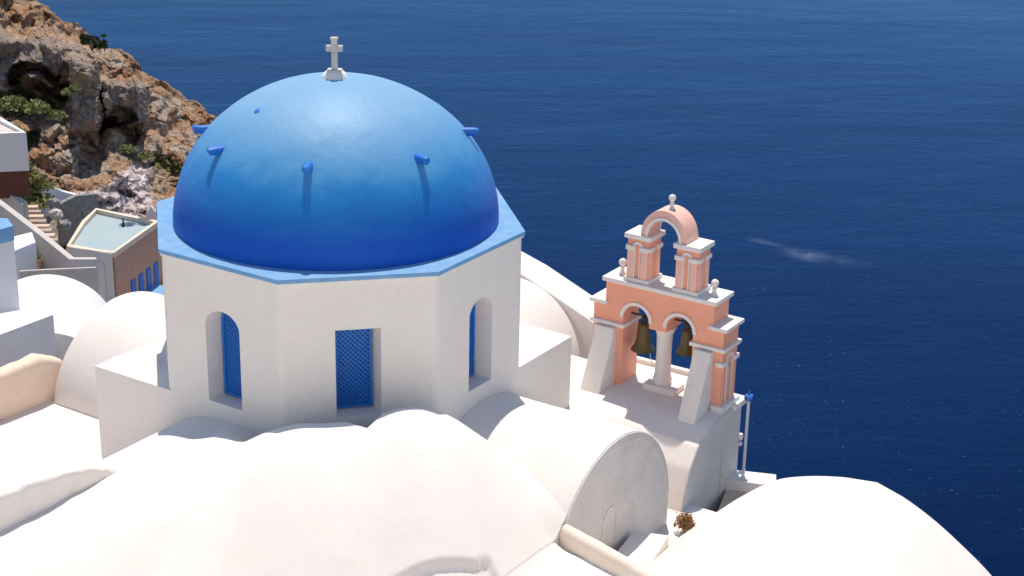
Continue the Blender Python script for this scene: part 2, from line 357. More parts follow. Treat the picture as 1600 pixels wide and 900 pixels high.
# the rocky headland behind the village: real relief, 70-110 m away
def cliff():
    NX, NY = 330, 300
    bot = [(-300, 250), (0, 300), (60, 318), (100, 330), (180, 335), (260, 352), (480, 420)]
    top = [(-300, -290), (-60, -90), (0, -38), (50, 2), (75, 20), (100, 33), (122, 44), (140, 58), (158, 72), (180, 78), (205, 92), (222, 108), (240, 120), (262, 136), (285, 150), (310, 164), (330, 176), (345, 190), (420, 246), (480, 292)]
    bm = bmesh.new(); V = []; cols = []
    for i in range(NX+1):
        px = lerp(-260, 470, i/NX); yb = interp(px, bot); yt = interp(px, top); row = []
        for j in range(NY+1):
            t = j/NY; py = lerp(yb, yt, t)
            jt = 8*fbm((px*.02, py*.02, 4), 1)
            qx, qy = px+jt, py+8*fbm((px*.02, py*.02, 9), 1)
            # stepped rise: depth grows on ledges and stands still on faces
            nz = fbm((px*.016, py*.016, 0), 1, 6)
            d = 84 + 28*t + nz*4.0
            q = d/3.2 + fbm((px*.03, py*.008, 3), 1)*.8
            st = math.floor(q)+sst(.30, .95, q-math.floor(q))
            d = lerp(d, st*3.2 - fbm((px*.03, py*.008, 3), 1)*2.6, .62)
            # the grey face on the left, with the arched hollow below it
            m1 = sst(-60, -10, qx)*(1-sst(95, 150, qx))*sst(44+.42*qx*.4, 60+.42*qx*.4, qy)*(1-sst(122, 134, qy))
            flat1 = 95.0 + nz*1.5
            d = lerp(d, flat1, m1*.9)
            up = (1-sst(36+.17*qx, 52+.17*qx, qy))*(1-sst(150, 200, qx)); d += up*5
            # buttress face in the middle
            m2 = sst(100, 118, qx)*(1-sst(150, 158, qx))*sst(85, 100, qy)*(1-sst(195, 215, qy))
            d = lerp(d, 91.0+(qx-100)*-.03+nz, m2*.85)
            m3 = sst(152, 160, qx)*(1-sst(215, 235, qx))*sst(120, 135, qy)*(1-sst(185, 205, qy))
            d = lerp(d, 93+nz, m3*.8)
            # hollows
            ca = ((qx-52)/44)**2 + ((qy-128)/36)**2; ca = (1-sst(.82, 1.05, ca))*(1-sst(112+10*abs((qx-60)/40), 128, qy-8*math.sin(qx*.07)))
            d += ca*4.2
            rx = (qx-52+ (qy-120)*.3)
            cb = (1-sst(.7, 1.1, ((qx-182-(190-qy)*.35)/30)**2+((qy-190)/26)**2))*(1-sst(.0, 1.0, (qy-(208-(qx-160)*.55))/8))
            d += cb*3.6
            P = aty(px, py, d-30.4+30.4-0)
            nn = noise.noise_vector(Vector((P.x, P.y*.6, P.z))*.55)
            P += nn*.42 + noise.noise_vector(P*1.5)*.22 + noise.noise_vector(P*3.6)*.12
            row.append(bm.verts.new(P))
            # surface colours (scrub, earth, bare rock, pale tuff)
            h = fbm((P.x*.35, P.y*.35, P.z*.5), 1, 5); h2 = fbm((P.x*1.1, P.y*1.1, 5+P.z), 1, 5)
            rock = Vector((.47, .37, .29)); grey = Vector((.36, .31, .28)); rust = Vector((.47, .275, .165)); straw = Vector((.54, .38, .24)); tuff = Vector((.74, .67, .60))
            c = rock.lerp(tuff, sst(.15, .6, h2))
            c = c.lerp(rust, sst(-.12, .22, h)*.9)
            c = c.lerp(straw, sst(.25, .5, -h2)*.6)
            fm = max(m1, m2*.8, m3); c = c.lerp(grey.lerp(rock, sst(-.2, .4, h2)*.6), min(1, fm*1.1))
            c = c.lerp(rust.lerp(straw, .35), up*.7*sst(-.35, .1, h2))
            g = max(0, 1-(((qx-30)/75)**2+((qy-160)/26)**2))+max(0, .8-(((qx-250)/60)**2+((qy-235-(qx-190)*.35)/14)**2))+max(0, .8-(((qx-25)/50)**2+((qy-215)/30)**2))
            c = c.lerp(Vector((.15, .16, .065)), sst(.12, .5, g+h2*.5))
            wt = sst(118, 130, qx)*(1-sst(228, 240, qx))*sst(300-(qx-120)*.52, 314-(qx-120)*.52, qy)
            band = math.sin((qy+(qx*.45))*.42+h*2)
            c = c.lerp(Vector((.86, .78, .78)).lerp(Vector((.46, .40, .42)), sst(.1, .8, -band)), wt*.92)
            cols.append(tuple(c))
        # behind the crest the ground falls away to the sea
        P0 = row[-1].co
        for k, (dy, dz) in enumerate(((2, -.5), (6, -4), (15, -20), (35, -95))):
            row.append(bm.verts.new((P0.x, P0.y+dy, P0.z+dz))); cols.append((.30, .2, .14))
        V.append(row)
    for i in range(NX):
        for j in range(len(V[0])-1):
            bm.faces.new((V[i][j], V[i+1][j], V[i+1][j+1], V[i][j+1]))
    # foot of the slope
    bm.normal_update()
    foot = []
    for i in range(NX+1):
        P0 = V[i][0].co; foot.append(bm.verts.new((P0.x, P0.y-22, P0.z-9))); cols.append((.28, .2, .15))
    for i in range(NX): bm.faces.new((foot[i], foot[i+1], V[i+1][0], V[i][0]))
    # vertex order in the mesh must follow cols
    order = []
    for i in range(NX+1): order += V[i]
    order += foot
    for k, v in enumerate(order): v.index = k
    bm.verts.sort()
    o = obj('cliff', bm, M['rock'], ang=60)
    col_attr(o.data, cols); tag(o, kind='structure')
cliff()

# leaf clumps
def clump(bm, c, r, n, leaf, flat=.7):
    for _ in range(n):
        d = Vector((random.gauss(0, 1), random.gauss(0, 1), random.gauss(0, 1))).normalized()*(random.random()**.4)
        p = Vector(c)+Vector((d.x*r[0], d.y*r[1], abs(d.z)*r[2]*flat if flat else d.z*r[2]))
        a = Vector((random.gauss(0, 1), random.gauss(0, 1), random.gauss(0, 1))).normalized(); b = a.orthogonal().normalized()
        s = leaf*random.uniform(.5, 1.3)
        bm.faces.new([bm.verts.new(p+a*s), bm.verts.new(p+b*s*.6), bm.verts.new(p-a*s), bm.verts.new(p-b*s*.6)])
def shrub(P, blobs, leaf, label, mat='leaf', n=260, group=None):
    t = empty('shrub', P); tag(t, label, 'shrub', group)
    bm = bmesh.new()
    for (dx, dy, dz, r) in blobs: clump(bm, (dx, dy, dz), (r, r, r), n, leaf)
    obj('foliage', bm, M[mat], t, smooth=False)
    bm = bmesh.new()
    for (dx, dy, dz, r) in blobs: tube(bm, [(0, 0, -.6), (dx*.5, dy*.5, dz*.4), (dx, dy, dz+r*.4)], .05, 5, .02)
    obj('stem', bm, M['iron'], t)
shrub(aty(60, 322, 66), [(-.6, 0, .3, .9), (.2, .3, 1.0, .8), (.3, -.3, .2, .9), (-.3, .2, 1.7, .6), (-.7, .5, 2.2, .5)], .16, 'green bush spilling down beside the dark red wall at the head of the steps')
shrub(aty(12, 175, 74), [(-1.2, 0, .1, 1.2), (.3, .2, .2, 1.1), (1.8, 0, .1, .9), (3.0, -.3, -.3, .6)], .17, 'wide green scrub below the arched hollow in the cliff')
shrub(aty(108, 146, 80), [(0, 0, 0, .55), (.4, 0, .3, .4)], .12, 'small olive green bush on the rocks right of the arched hollow')
shrub(aty(143, 68, 108.5), [(0, 0, 0, .9), (.7, 0, -.3, .7), (-.5, 0, .4, .5)], .14, 'dark bush on the skyline of the headland', 'leafdark')
shrub(aty(163, 70, 108.5), [(0, 0, .2, .28), (0, 0, .7, .25)], .1, 'thin dark upright plant on the skyline right of the dark bush', 'leafdark', 60)
shrub(aty(200, 236, 78), [(0, 0, 0, .6), (1.1, 0, -.4, .5)], .12, 'low olive bush on the slope above the pale rock strata')

# ------------------------------------------------------------------ the church
TZ = -2.76                       # top of the square base
church, CO = in_church('church', 0, 0, -6.0)
tag(church, 'white domed church with a blue dome, eight sided drum and barrel vaulted arms', 'church')
A = 3.29
HS = A*math.tan(R(22.5))
# drum: eight wall panels, with round-headed windows, corners softly rounded
def drum_panel(bm, k, win, bmr):
    """panel k in 45 deg steps (0 = +u face); win: None or (half width, zbottom, zspring)"""
    rot = Matrix.Rotation(R(45)*k, 3, 'Z'); tr = .10
    def P(s, z, d=0.0): return rot @ Vector((A-d, s, z))
    t = bmesh.new(); x0, x1 = -HS+tr, HS-tr; z0, z1 = -6.5, -.012
    outer = [t.verts.new(P(s, z)) for s, z in ((x0, z0), (x1, z0), (x1, z1), (x0, z1))]
    es = [t.edges.new((outer[i], outer[(i+1) % 4])) for i in range(4)]
    if win:
        cx, hw, zb, zs, round_ = win
        if round_: pts = [(cx-hw, zb), (cx+hw, zb)]+arc((cx, zs), hw, 0, math.pi, 12, hw*round_)
        else: pts = [(cx-hw, zb), (cx+hw, zb), (cx+hw, zs), (cx-hw, zs)]
        vo = [t.verts.new(P(s, z)) for s, z in pts]; n = len(vo)
        es += [t.edges.new((vo[i], vo[(i+1) % n])) for i in range(n)]
    bmesh.ops.triangle_fill(t, edges=es, use_beauty=True)
    if win:
        sc = .88
        sh_ = -.05 if k == -1 else 0
        vi = [t.verts.new(P(cx+sh_+(s-cx)*sc, zb+.0+(z-zb)*.985, .40)) for s, z in pts]
        for i in range(n):
            j = (i+1) % n; t.faces.new((vo[i], vo[j], vi[j], vi[i]))
        t.faces.new(vi)
    merge(bm, t)
    # rounded corner strip to the next panel
    pr = None; a0 = P(x1, 0); nxt = Matrix.Rotation(R(45)*(k+1), 3, 'Z') @ Vector((A, -HS+tr, 0)); cor = P(HS, 0)
    for i in range(7):
        q = i/6; p = a0*(1-q)**2 + cor*2*q*(1-q) + nxt*q*q
        row = (bm.verts.new((p.x, p.y, z0)), bm.verts.new((p.x, p.y, z1)))
        if pr: bm.faces.new((pr[0], row[0], row[1], pr[1]))
        pr = row
bm = bmesh.new()
# faces: -1 = octagon's front, 0 = right front, -2 = left front
WIN = {-1: (-.02, .40, -2.66, -1.0, 0), 0: (-.42+.0, .37, -2.66, -1.22, .8), -2: (.30, .40, -2.68, -1.22, .8), 1: (0, .38, -2.66, -1.22, .8), -3: (0, .38, -2.66, -1.22, .8), 2: (0, .38, -2.66, -1.22, .8)}
# centre the openings where they stand on each face
WIN[0] = (uv(atz(748, 540, -1.8)).y*0+.02, .37, -2.66, -1.22, .8)
WIN[-2] = (.02, .40, -2.70, -1.22, .8)
for k in range(-3, 5): drum_panel(bm, k, WIN.get(k), None)
bmesh.ops.remove_doubles(bm, verts=bm.verts, dist=.002)
drum = obj('drum', bm, M['white'], church, CO, ang=28)
wn = drum.modifiers.new('wn', 'WEIGHTED_NORMAL'); wn.keep_sharp = True
def window(k, flat=False):
    cx, hw, zb, zs, rd = WIN[k]; cx += -.05 if k == -1 else 0
    rot = Matrix.Rotation(R(45)*k, 3, 'Z')
    h0, h1 = zb+.03, (zs-.03 if not rd else zs+hw*rd*.80)
    hw2 = hw*.83
    fr = bmesh.new(); fw = .055
    d = A-.355
    x0, x1 = cx-hw2, cx+hw2
    if rd:
        box(fr, d-.03, d+.02, x0, x0+fw, h0, zs, .006); box(fr, d-.03, d+.02, x1-fw, x1, h0, zs, .006)
        prism(fr, [(cx+(p[0]-cx), p[1]) for p in ring_poly((cx, zs+.001), hw2-fw, hw2, 12, ry0=hw*rd*.8-fw, ry1=hw*rd*.8)], d-.03, d+.02, 'u')
    else:
        box(fr, d-.03, d+.02, x0, x0+fw, h0, h1, .006); box(fr, d-.03, d+.02, x1-fw, x1, h0, h1, .006)
        box(fr, d-.03, d+.02, x0+fw+.001, x1-fw-.001, h1-fw, h1, .006)
    box(fr, d-.03, d+.02, x0+fw+.001, x1-fw-.001, h0, h0+fw, .006)
    bmesh.ops.rotate(fr, verts=fr.verts, cent=(0, 0, 0), matrix=rot)
    wo = obj('window', fr, M['blue'], church, CO)
    # diagonal lattice
    la = bmesh.new(); a0, a1 = x0+fw*.6, x1-fw*.6; b0, b1 = h0+fw*.6, h1-fw*.6
    if rd: b1 = zs+hw*rd*.55
    W_, H_ = a1-a0, b1-b0; sp = .088
    for sgn in (1, -1):
        n = int((W_+H_)/sp)+1
        for i in range(n):
            c = i*sp
            # line x + z = c  (or mirrored) clipped to the rectangle
            xa, xb = max(0, c-H_), min(W_, c)
            if xb-xa < .02: continue
            za, zbb = c-xa, c-xb
            if sgn < 0: xa, xb = W_-xa, W_-xb
            p, q = Vector((d-.012+sgn*.006, a0+xa, b0+za)), Vector((d-.012+sgn*.006, a0+xb, b0+zbb))
            dd = (q-p).normalized(); nn = Vector((0, -dd.z, dd.y))*.017; e = Vector((.006, 0, 0))
            vs = [la.verts.new(x) for x in (p-nn-e, p+nn-e, q+nn-e, q-nn-e, p-nn+e, p+nn+e, q+nn+e, q-nn+e)]
            for f in ((0, 1, 2, 3), (4, 7, 6, 5), (0, 4, 5, 1), (2, 6, 7, 3), (1, 5, 6, 2), (0, 3, 7, 4)): la.faces.new([vs[g] for g in f])
    bmesh.ops.rotate(la, verts=la.verts, cent=(0, 0, 0), matrix=rot)
    obj('lattice', la, M['blue'], wo, CO, smooth=False)
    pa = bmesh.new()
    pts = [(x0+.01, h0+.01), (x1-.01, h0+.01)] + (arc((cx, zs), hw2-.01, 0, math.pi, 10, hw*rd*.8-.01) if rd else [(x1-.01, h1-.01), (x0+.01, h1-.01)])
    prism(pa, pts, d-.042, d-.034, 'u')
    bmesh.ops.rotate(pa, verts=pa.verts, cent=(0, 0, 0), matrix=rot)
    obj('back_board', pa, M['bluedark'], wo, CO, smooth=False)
for k in WIN: window(k)

# light blue cornice: the octagonal shelf round the dome
bm = bmesh.new(); a = 3.345; Ro = a/math.cos(R(22.5))
poly = [(Ro*math.cos(R(22.5+45*i)), Ro*math.sin(R(22.5+45*i))) for i in range(8)]
prism(bm, poly, -.085, .0, 'z', .022)
for v in bm.verts: v.co.z += .012*noise.noise(v.co*1.7)
cor = obj('cornice', bm, M['rim'], church, CO, ang=50)
bm = bmesh.new(); a = 3.315; Ro = a/math.cos(R(22.5))
prism(bm, [(Ro*math.cos(R(22.5+45*i)), Ro*math.sin(R(22.5+45*i))) for i in range(8)], -.13, -.0855, 'z')
obj('cornice_band', bm, M['white'], church, CO)

# dome
DR, DH = 3.06, 2.69
bm = bmesh.new(); nr, ns = 60, 160; rings = []
for i in range(nr+1):
    ph = lerp(0, math.pi/2, i/nr)
    r, z = DR*math.cos(ph), DH*math.sin(ph)
    if i == nr: rings.append([bm.verts.new((0, 0, DH))]); continue
    row = []
    for j in range(ns):
        a = 2*math.pi*j/ns; p = Vector((r*math.cos(a), r*math.sin(a), z))
        k = 1+.0035*noise.noise(p*.9)+.0012*noise.noise(p*3.1)
        row.append(bm.verts.new((p.x*k, p.y*k, p.z*k-.001)))
    rings.append(row)
for i in range(nr):
    for j in range(ns):
        j2 = (j+1) % ns
        if i == nr-1: bm.faces.new((rings[i][j], rings[i][j2], rings[i+1][0]))
        else: bm.faces.new((rings[i][j], rings[i][j2], rings[i+1][j2], rings[i+1][j]))
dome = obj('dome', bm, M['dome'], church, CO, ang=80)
def peg(azw, z, r0, L, rad=.080):
    a = R(azw)-TH
    d = Vector((math.cos(a), math.sin(a), 0)); bm = bmesh.new()
    p0 = d*(r0-.12)+Vector((0, 0, z)); p1 = d*(r0+L)+Vector((0, 0, z+.015))
    tube(bm, [p0, d*(r0+.02)+Vector((0, 0, z+.015)), lerp(p0, p1, .75), p1, d*(r0+L+.04)+Vector((0, 0, z))], rad, 10)
    bmesh.ops.translate(bm, verts=bm.verts, vec=(0, 0, 0)); bevel(bm, .012)
    wob(bm, .012, 9, azw)
    obj('peg', bm, M['blue'], dome, CO)
for azw in (-148.5, -101.6, -53.2, -4, 176, 130, 85, 40): peg(azw, 1.66, 2.34, .25)
bm = bmesh.new(); lathe(bm, [(.12, -.05), (.10, .0), (.06, .03), (.02, .035)], (0, 0, 0), 12)
P = uv(Vector((-1.38, -.85, 2.26))); bmesh.ops.rotate(bm, verts=bm.verts, cent=(0, 0, 0), matrix=Vector((0, 0, 1)).rotation_difference(Vector((P.x, P.y, P.z*1.2))).to_matrix())
bmesh.ops.translate(bm, verts=bm.verts, vec=P); obj('dome_knob', bm, M['blue'], dome, CO)

# cross on its little mound; it faces the camera side square on
bm = bmesh.new(); lathe(bm, [(.25, -.12), (.245, -.02), (.21, .06), (.15, .12), (.10, .135)], (0, 0, DH), 24); wob(bm, .012, 6)
crb = obj('cross_base', bm, M['white'], church, CO)
bm = bmesh.new()
for (x0, x1, y0, y1, z0, z1) in ((-.055, .055, -.045, .045, DH+.10, DH+.46), (-.06, .06, -.05, .05, DH+.4605, DH+.60), (-.055, .055, -.045, .045, DH+.6005, DH+.70)):
    box(bm, x0, x1, y0, y1, z0, z1, .012)
box(bm, -.155, -.061, -.05, .05, DH+.475, DH+.585, .015); box(bm, .061, .155, -.05, .05, DH+.475, DH+.585, .015)
box(bm, -.07, .07, -.06, .06, DH+.68, DH+.735, .018); box(bm, -.14, .14, -.10, .10, DH+.09, DH+.15, .03)
bmesh.ops.rotate(bm, verts=bm.verts, cent=(0, 0, 0), matrix=Matrix.Rotation(-TH+R(-8), 3, 'Z'))
obj('cross', bm, M['crossm'], church, CO)

# square base: its corners show left and right of the drum (flush with the drum's faces)
def corner(su, sv):
    bm = bmesh.new(); a, b = A, HS-.10
    poly = [(su*a, sv*b), (su*a, sv*a), (su*b, sv*a), (su*(b-.5), sv*(b-.3)), (su*(b-.3), sv*(b-.5))]
    prism(bm, poly, -6.5, TZ, 'z')
    return obj('base_corner', bm, M['white'], church, CO, smooth=False)
for s in ((1, 1), (-1, -1), (-1, 1)): corner(*s)

# arms with barrel vaults
RV, ZS = 2.10, -5.10
def vault_profile(r=RV, zs=ZS, n=36, zb=-8.0):
    return [(-r, zb)]+[(r*math.cos(a), zs+r*math.sin(a)) for a in frange(math.pi, 0, n)]+[(r, zb)]
def vault(axis, s, a0, a1, c=0.0, r=RV, zb=-8.0, mat='roofwhite'):
    bm = bmesh.new(); pr = vault_profile(r, ZS, 40, zb); steps = 24; rows = []
    for i in range(steps+1):
        a = lerp(a0, a1, i/steps); row = []
        for (p, z) in pr:
            q = Vector((s*a, p+c, z)) if axis == 'u' else Vector((p+c, s*a, z))
            k = .018 if 0 < i < steps else .008
            q += noise.noise_vector(q*.8)*k
            row.append(bm.verts.new(q))
        rows.append(row)
    for x, y in zip(rows, rows[1:]):
        for j in range(len(pr)-1): bm.faces.new((x[j], x[j+1], y[j+1], y[j]))
    for row in (rows[0], rows[-1]): bm.faces.new(row)
    bmesh.ops.recalc_face_normals(bm, faces=bm.faces)
    es = [e for e in bm.edges if len(e.link_faces) == 2 and e.calc_face_angle(0) > R(60)]
    bmesh.ops.bevel(bm, geom=es, offset=.025, segments=2, profile=.6, affect='EDGES')
    return obj('vault_roof', bm, M[mat], church, CO, ang=45)
vault('u', 1, 3.0, 6.17, .12, 2.12)
vault('u', -1, 3.0, 6.14, .15, 2.08)
vault('v', 1, 3.0, 6.30, 0.0, 2.08)
bm = bmesh.new(); prism(bm, [(-1.98, -8)]+[(.12+2.10*math.cos(a), ZS+2.10*math.sin(a)) for a in frange(math.pi, 0, 40)]+[(2.22, -8)], 6.171, 6.184, 'u')
obj('end_wall', bm, M['cement'], church, CO)
# raised arch band and little niche on the right arm's end wall
bm = bmesh.new()
prism(bm, [(.12+p[0], p[1]) for p in ring_poly((0, ZS), 1.93, 2.10, 40, R(4), R(176))], 6.165, 6.20, 'u', .006)
obj('arch_band', bm, M['cement'], church, CO)
q = atu(952, 812, 6.17)
bm = bmesh.new(); prism(bm, ring_poly((q.y, q.z), .20, .27, 16)+[], 6.165, 6.196, 'u', .008)
box(bm, 6.165, 6.196, q.y-.27, q.y-.20, q.z-.5, q.z-.002); box(bm, 6.165, 6.196, q.y+.20, q.y+.27, q.z-.5, q.z-.002)
obj('niche', bm, M['cement'], church, CO)
# gable wall that closes the seaward arm
bm = bmesh.new()
gp = [(-2.6, -8), (-2.6, -3.5), (-1.3, -2.62), (-1.0, -2.60), (.32, -2.97), (2.0, -3.62), (2.55, -3.86), (2.55, -8)]
prism(bm, gp, 6.17, 7.10, 'v', .03); obj('gable_wall', bm, M['roofwhite'], church, CO)

# front roof: nave vault running out of the picture on the left, and the swelling infill
# in front of the drum, one continuous lime-washed skin
def ridge(wv): return interp(wv, [(-8, -3.1), (-4.5, -3.0), (-3.2, -2.92), (-2.5, -2.84), (-1.9, -2.50), (-1.4, -2.36), (-.8, -2.37), (-.3, -2.40), (.1, -2.32), (.65, -2.14), (1.3, -2.30), (2.1, -2.93), (2.8, -3.5), (3.6, -4.15), (5, -5)])
def ridge_s(wv): return sum(ridge(wv+o)*k for o, k in ((-.3, .25), (-.15, .25), (0, .2), (.15, .15), (.3, .15)))
def fall(d): return interp(d, [(3.0, .0), (3.9, .0), (4.3, .0), (4.8, .10), (5.5, .40), (6.2, .85), (7, 1.5), (8, 2.4), (9, 3.4)])
def fall_s(d): return sum(fall(d+o) for o in (-.4, -.2, 0, .2, .4))/5
def cyl(x, r, zs): return zs+math.sqrt(max(r*r-x*x, 0)) if abs(x) < r else zs-4*(abs(x)-r)
FLOOR = -4.28
def mound(u, v):
    d, wv = (u-v)/math.sqrt(2), (u+v)/math.sqrt(2)
    near = max(0, 4.05-d)*lerp(1.5, .1, sst(1.5, 2.4, -wv))
    return ridge_s(wv)-near-fall_s(d)*lerp(1, .5, sst(1.2, 5, -wv))
def on_mound(px, py):
    z = -3.5
    for _ in range(40):
        p = uv(atz(px, py, z)); z = lerp(z, mound(p.x, p.y), .4)
    return Vector((p.x, p.y))
LIP = [on_mound(*q) for q in ((545, 960), (580, 920), (615, 899), (650, 881), (700, 870), (742, 873), (766, 866))]
def lip(u, v):
    # a shallow worn step in the skin: full depth just on the camera side, fading out again
    if v > -1.5 or u < 1.5: return 0
    p = Vector((u, v)); best = 9; out = 0
    for k, (a, b) in enumerate(zip(LIP, LIP[1:])):
        ab = b-a; t = max(0, min(1, (p-a).dot(ab)/ab.length_squared)); q = p-(a+ab*t)
        if q.length < best:
            best = q.length; side = q.x*ab.y-q.y*ab.x
            along = (k+t)/(len(LIP)-1); sg = 1 if side > 0 else -1
    if sg < 0: return 0
    return .17*sst(0, .05, best)*(1-sst(.5, 1.3, best))*(1-sst(.93, 1.0, along))
def roof_z(u, v):
    return roof_z0(u, v)-lip(u, v)
def roof_z0(u, v):
    z = cyl(u, 2.12, ZS)-.02 if v < -2.9 else -9
    if u > 0: z = max(z, cyl(u, 2.12, ZS)-.02)
    z = smax(z, mound(u, v)-1.1*max(0, .6-u)**1.5, lerp(.35, .8, sst(-3, -4.5, v) if False else sst(3.4, 5, -v)))
    z = smax(z, FLOOR if u > .5 else -7, .25)
    if u < 6.16: z = smax(z, cyl(v-.12, 2.12, ZS)-.03, lerp(.12, .7, sst(-1.0, -1.8, v) if False else sst(.9, 1.7, -v))) if v > -2.3 else z
    return z + .02*noise.noise(Vector((u*.7, v*.7, 1)))+.012*noise.noise(Vector((u*2.2, v*2.2, 3)))
bm = bmesh.new()
def keep(u, v):
    if max(u, -v, (u-v)/math.sqrt(2)) < 3.22: return False
    if u < 3.1 and v > -3.1: return False
    return v < -.02
us = frange(-2.13, 6.16, 240); vs = frange(-14, -8, 50)[:-1]+frange(-8, .1, 240)
grid(bm, roof_z, us, vs, keep)
loose = [v for v in bm.verts if not v.link_faces]; bmesh.ops.delete(bm, geom=loose, context='VERTS')
skirt(bm, -8.0)
obj('front_roof', bm, M['roofwhite'], church, CO, ang=60)

# low roof beyond the front roof's right edge
lowroof, lo = in_church('lower_roof', 7.5, -5, FLOOR-1)
tag(lowroof, 'low flat whitewashed roof below the swelling front roof of the church', 'roof')
def low_z(u, v):
    z = smax(mound(u, v), FLOOR, .25)
    return z+.02*noise.noise(Vector((u*.7, v*.7, 1)))+.012*noise.noise(Vector((u*2.2, v*2.2, 3)))
bm = bmesh.new(); grid(bm, low_z, frange(6.161, 10.0, 50), frange(-12, -1.9, 90)); skirt(bm, -8)
obj('roof_slab', bm, M['roofwhite'], lowroof, lo, ang=60)

# ------------------------------------------------------------------ bell terrace (the second rounded end wall)
ter, to = in_church('bell_terrace', 4.7, 4.3, -6)
tag(ter, 'white terrace block with one rounded shoulder that carries the bell tower', 'terrace')
TT = -4.14
drops = [(1.9, 1.75), (2.5, 1.62), (2.82, 1.49), (2.91, 1.15), (3.1, .67), (3.4, .29), (3.85, .12), (4.1, .05), (4.7, .02), (6.5, 0)]
dback = [(1.2, .8), (1.9, .5), (2.6, .27), (3.3, .12), (4.2, .02), (6.5, 0)]
def ter_z(u, v):
    s = sst(3.1, 5.9, u)
    z = TT-lerp(interp(v, dback), interp(v, drops), s)
    return z+.018*noise.noise(Vector((u, v, 5)))
bm = bmesh.new(); grid(bm, ter_z, frange(1.6, 6.17, 60), frange(1.3, 5.30, 115)); skirt(bm, -8.5)
obj('terrace_roof', bm, M['roofwhite'], ter, to, ang=50)
bm = bmesh.new(); prism(bm, [(1.5, -8.4)]+[(v, ter_z(6.17, v)-.008) for v in frange(1.5, 5.29, 60)]+[(5.29, -8.4)], 6.172, 6.19, 'u'); obj('end_wall', bm, M['cement'], ter, to)
bm = bmesh.new(); box(bm, 5.3, 6.24, 4.9, 5.48, TT-.09, TT+.03, .015); obj('coping', bm, M['roofwhite'], ter, to)
bm = bmesh.new(); box(bm, 3.1, 5.32, 5.302, 5.80, -8.5, TT-.02, .02); obj('back_ledge', bm, M['roofwhite'], ter, to)
bm = bmesh.new(); box(bm, 3.1, 5.32, 5.801, 5.95, -8.5, TT+.08, .03); wob(bm, .02, 1.3)
obj('back_parapet', bm, M['white'], ter, to)
bm = bmesh.new()   # an old door outline, patched over, with its pins
q0 = atu(1126, 706, 6.17); q1 = atu(1126, 770, 6.17)
tube(bm, [(6.192, q0.y, q0.z), (6.194, q0.y+.01, lerp(q0.z, q1.z, .5)), (6.192, q0.y-.03, q1.z)], .012, 6)
for k in (0, .55, .8): box(bm, 6.165, 6.21, q0.y-.015, q0.y+.04, lerp(q0.z, q1.z, k)-.03, lerp(q0.z, q1.z, k)+.03, .006)
obj('crack', bm, M['grey'], ter, to)

# ------------------------------------------------------------------ bell tower
tw, o_ = in_church('bell_tower', 4.55, 4.9, TT)
tag(tw, 'salmon pink bell tower with white trim, two bell openings and one arch on top', 'bell tower')
F0, F1 = 4.57, 5.23
zs = -2.64; ra = .30; cl, cr = 4.05, 5.05
bm = bmesh.new()
body = [(3.05, -4.5), (3.75, -4.5), (3.75, zs)] + arc((cl, zs), ra, math.pi, 0, 16)[1:] + [(4.35, -2.76), (4.75, -2.76), (4.75, zs)] + arc((cr, zs), ra, math.pi, 0, 16)[1:] + [(5.35, -4.6), (6.03, -4.6), (6.03, -2.44), (5.78, -2.44), (5.78, -1.93), (3.32, -1.93), (3.32, -2.44), (3.05, -2.44)]
prism(bm, body, F0, F1, 'v'); obj('tower_wall', bm, M['pink'], tw, o_, ang=30)
def part(name, mat, fn, ang=40, parent=None):
    bm = bmesh.new(); fn(bm); return obj(name, bm, M[mat], parent or tw, o_, ang=ang)
part('top_slab', 'trim', lambda b: box(b, 3.25, 5.85, F0-.07, F1+.07, -1.93, -1.84, .012))
part('step_slab', 'trim', lambda b: box(b, 2.97, 3.38, F0-.07, F1+.07, -2.44, -2.36, .012))
part('step_slab', 'trim', lambda b: box(b, 5.70, 6.12, F0-.07, F1+.07, -2.44, -2.36, .012))
part('impost', 'trim', lambda b: box(b, 2.985, 3.80, F0-.06, F1+.06, -2.88, -2.80, .012))
part('impost', 'trim', lambda b: box(b, 5.30, 6.10, F0-.06, F1+.06, -2.88, -2.80, .012))
for c in (cl, cr):
    part('arch_trim', 'trim', lambda b: prism(b, ring_poly((c, zs), ra+.004, ra+.075, 20), F0-.03, F0+.02, 'v'))
    part('arch_trim', 'trim', lambda b: prism(b, ring_poly((c, zs), ra+.004, ra+.075, 20), F1-.02, F1+.03, 'v'))
def colm(b):
    c = (4.55, 4.90, 0)
    lathe(b, [(.235, -2.80), (.235, -2.762)], c, 16)
    lathe(b, [(.17, -4.03), (.20, -3.97), (.19, -3.90), (.165, -3.80), (.155, -3.3), (.165, -2.95), (.20, -2.85), (.225, -2.801)], c, 16)
    box(b, 4.22, 4.95, 4.66, 5.14, -4.3, -4.031, .015)
part('column', 'trim', colm)
part('buttress', 'trim', lambda b: prism(b, [(F0+.02, -2.90), (F0-.14, -2.90), (F0-.17, -3.17), (3.83, -4.4), (F0+.02, -4.4)], 3.15, 3.60, 'u', .02))
part('buttress', 'trim', lambda b: prism(b, [(F0+.02, -2.90), (F0-.14, -2.90), (F0-.16, -3.0), (3.78, -4.5), (F0+.02, -4.5)], 5.45, 5.83, 'u', .02))
